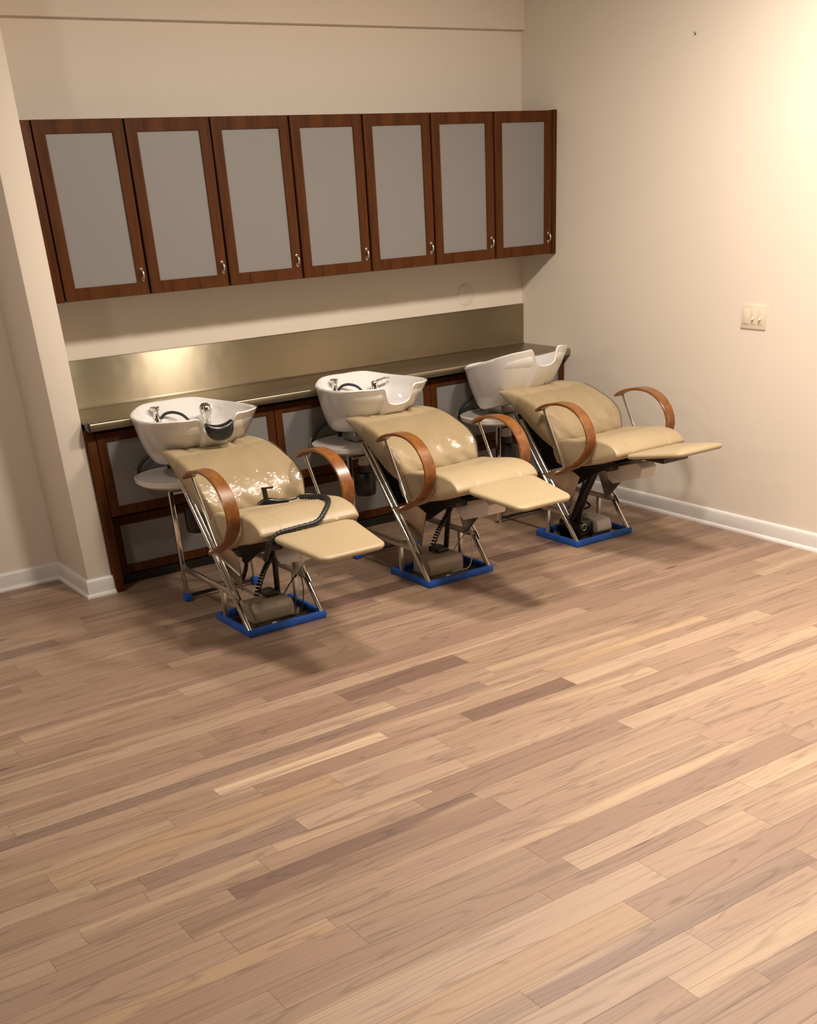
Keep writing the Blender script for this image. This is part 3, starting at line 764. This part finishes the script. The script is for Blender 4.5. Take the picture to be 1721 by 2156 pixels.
        P(MB().box(-0.09, 0.02, -1.40, -1.22, 0.013, 0.085, 0.012), 'actuator_mount', M['blackgloss'])
        rg = [(-0.055+0.017*math.cos(a), -1.402, 0.062+0.017*math.sin(a)) for a in [2*math.pi*k/20 for k in range(21)]]
        P(MB().tube(rg, 0.0035, 8, cap=False), 'motor_ring', M['satin'])
        P(MB().tube(cat_rom([(0.03, -1.28, 0.09), (0.08, -1.22, 0.16), (0.11, -1.27, 0.13), (0.05, -1.25, 0.12), (0.0, -1.30, 0.22), (-0.02, -1.40, 0.40)], 8), 0.0055, 8), 'coil_cable', M['black'])
    P(MB().tube(cat_rom([(-0.12, -1.30, 0.42), (-0.10, -1.33, 0.36), (-0.08, -1.31, 0.28), (-0.09, -1.27, 0.20)], 6), 0.010, 8), 'hydraulic_hose', M['black'])
    return root

chL = make_chair(-2.710, 'tan shampoo chair with white basin, leftmost of three, black handset lying on its seat', -0.030, -0.005, 0, 'left')
chM = make_chair(-1.675, 'tan shampoo chair with white basin, standing between the two other chairs', -0.034, 0.008, 0, 'middle')
chR = make_chair(-0.655, 'tan shampoo chair with tilted white basin and raised footrest, in the room corner', 0.052, -0.004, 13, 'right')

# clear plastic covers over the three backrests
for cx, nm in ((-2.710, 'left'), (-1.675, 'middle'), (-0.655, 'right')):
    rings = back_sections(0.005)[10:]
    half = [r[-2:]+r[:BK+3] for r in rings]
    m = MB(); R = [[m.bm.verts.new(p) for p in ring] for ring in half]
    for i in range(len(R)-1):
        for j in range(BK+4): m.bm.faces.new((R[i][j], R[i][j+1], R[i+1][j+1], R[i+1][j]))
    o = m.build('plastic_cover', M['film'], None, (0, -Y0, 0), ang=80)
    o.location = (cx, Y0, 0)
    tag(o, 'crinkled clear plastic cover stretched over the backrest of the %s shampoo chair' % nm, 'cover', 'plastic covers on the backrests')
    hem = [Vector(p) for p in half[-1]]
    MB().tube([(p.x, p.y, p.z) for p in hem], 0.0035, 6).build('hem', M['plastic'], o, (0, -Y0, 0))

# film wrapped round the front of the left basin
rim = rim_points(); wm = MB(); rr_ = []
for p in rim:
    if p.y < -0.80:
        a = math.atan2(p.x, -(p.y+0.68)); rr_.append((a, p))
rr_.sort(key=lambda q: q[0]); grid = []
for a, p in rr_:
    q = Vector((0.135*math.sin(a), -0.605-0.112*math.cos(a), 0.652)); col = []
    front = smooth(-0.72, -1.0, p.y)
    for t in (0.42, 0.52, 0.62, 0.72, 0.82, 0.92, 1.0):
        h = t**(0.60+0.06*front); zz = t**(1.38-0.05*front)
        v = Vector((q.x+(p.x-q.x)*h, q.y+(p.y-q.y)*h, q.z+(p.z-q.z)*zz)); v = Vector((v.x*1.035, -0.60+(v.y+0.60)*1.035, v.z)); o_ = Vector((v.x, v.y+0.68, 0)).normalized()
        col.append(wm.bm.verts.new(v+o_*0.005+Vector((0, 0, 0.004*(t > 0.9)))))
    grid.append(col)
for i in range(len(grid)-1):
    for j in range(6): wm.bm.faces.new((grid[i][j], grid[i+1][j], grid[i+1][j+1], grid[i][j+1]))
wo = wm.build('plastic_wrap', M['film'], None, (0, 0.90, -0.80), ang=80); wo.location = (-2.710, -0.90, 0.80)
tag(wo, 'clear plastic film wrapped around the front of the left basin', 'plastic wrap')

# ------------------------------------------------------------------ things lying on the left chair
pad = MB(); rings = []
for k in range(13):
    s = -1+2*k/12; x = 0.072*s; e = (1-abs(s)**4)**0.5*0.5+0.5
    yb = -1.046; zt = 0.860+0.020*abs(s)**2.0
    rings.append([(x, yb-0.018, zt+0.006), (x, yb-0.030*e, zt-0.008), (x, yb-0.028*e, zt-0.056*e), (x, yb-0.008, zt-0.070*e), (x, yb+0.014, zt-0.03), (x, yb+0.020, zt+0.002), (x, yb+0.0, zt+0.010)])
pd = pad.loft(rings).build('neck_cushion', M['blackgloss'], None, (0, 1.03, -0.80), ang=70, subd=1)
pd.location = (-2.710, -1.03, 0.80)
tag(pd, 'black gel neck cushion hooked over the notch of the left basin', 'neck cushion')

hc = empty('handset', (-2.73, -1.56, 0.60), 'black wired massage handset with corrugated cable lying on the left chair seat', 'handset')
sh = (2.73, 1.56, -0.60)
body = MB(); rings = []
A, B = Vector((-2.800, -1.530, 0.598)), Vector((-2.672, -1.590, 0.600))
dirv = (B-A).normalized(); nrm = Vector((-dirv.y, dirv.x, 0))
for k, (w, h) in enumerate(((0.006, 0.008), (0.014, 0.020), (0.016, 0.026), (0.016, 0.026), (0.013, 0.020), (0.011, 0.016), (0.010, 0.016), (0.008, 0.014))):
    p = A+(B-A)*(k/7)
    rings.append([p+nrm*u*w+Vector((0, 0, v*h)) for u, v in ((-1, 0), (1, 0), (0.9, 0.7), (0.4, 1), (-0.4, 1), (-0.9, 0.7))])
hb = body.loft(rings).build('handle', M['blackgloss'], hc, sh, ang=50)
cl = MB(); p = A+(B-A)*0.3
cl.loft([[q+dirv*u*0.011+nrm*v*0.007 for u, v in ((-1, -1), (1, -1), (1, 1), (-1, 1))] for q in (p+Vector((0, 0, 0.02)), p+Vector((-0.004, 0.002, 0.072)))])
cl.loft([[p+Vector((-0.004, 0.002, 0.070))+dirv*t+Vector((0, 0, v*0.003))+nrm*u*0.007 for u, v in ((-1, -1), (1, -1), (1, 1), (-1, 1))] for t in (-0.012, 0.042)])
cl.build('clip', M['blackgloss'], hc, sh)
pth = cat_rom([(-2.605, -1.575, 0.607), (-2.578, -1.625, 0.612), (-2.555, -1.69, 0.618), (-2.562, -1.755, 0.616), (-2.615, -1.815, 0.597), (-2.69, -1.860, 0.566), (-2.80, -1.868, 0.561), (-2.88, -1.862, 0.553),
               (-2.925, -1.856, 0.520), (-2.935, -1.838, 0.470), (-2.925, -1.80, 0.440), (-2.90, -1.76, 0.445)], 12)
rad = [0.0105+0.0014*math.sin(i*2.1) for i in range(len(pth))]
MB().tube(pth, rad, 12).build('corrugated_cable', M['black'], hc, sh, ang=80)
MB().tube(cat_rom([B+Vector((-0.006, 0, 0.008)), (-2.64, -1.592, 0.607), (-2.618, -1.58, 0.612), (-2.604, -1.575, 0.608)], 5), 0.0032, 8).build('wire', M['black'], hc, sh)
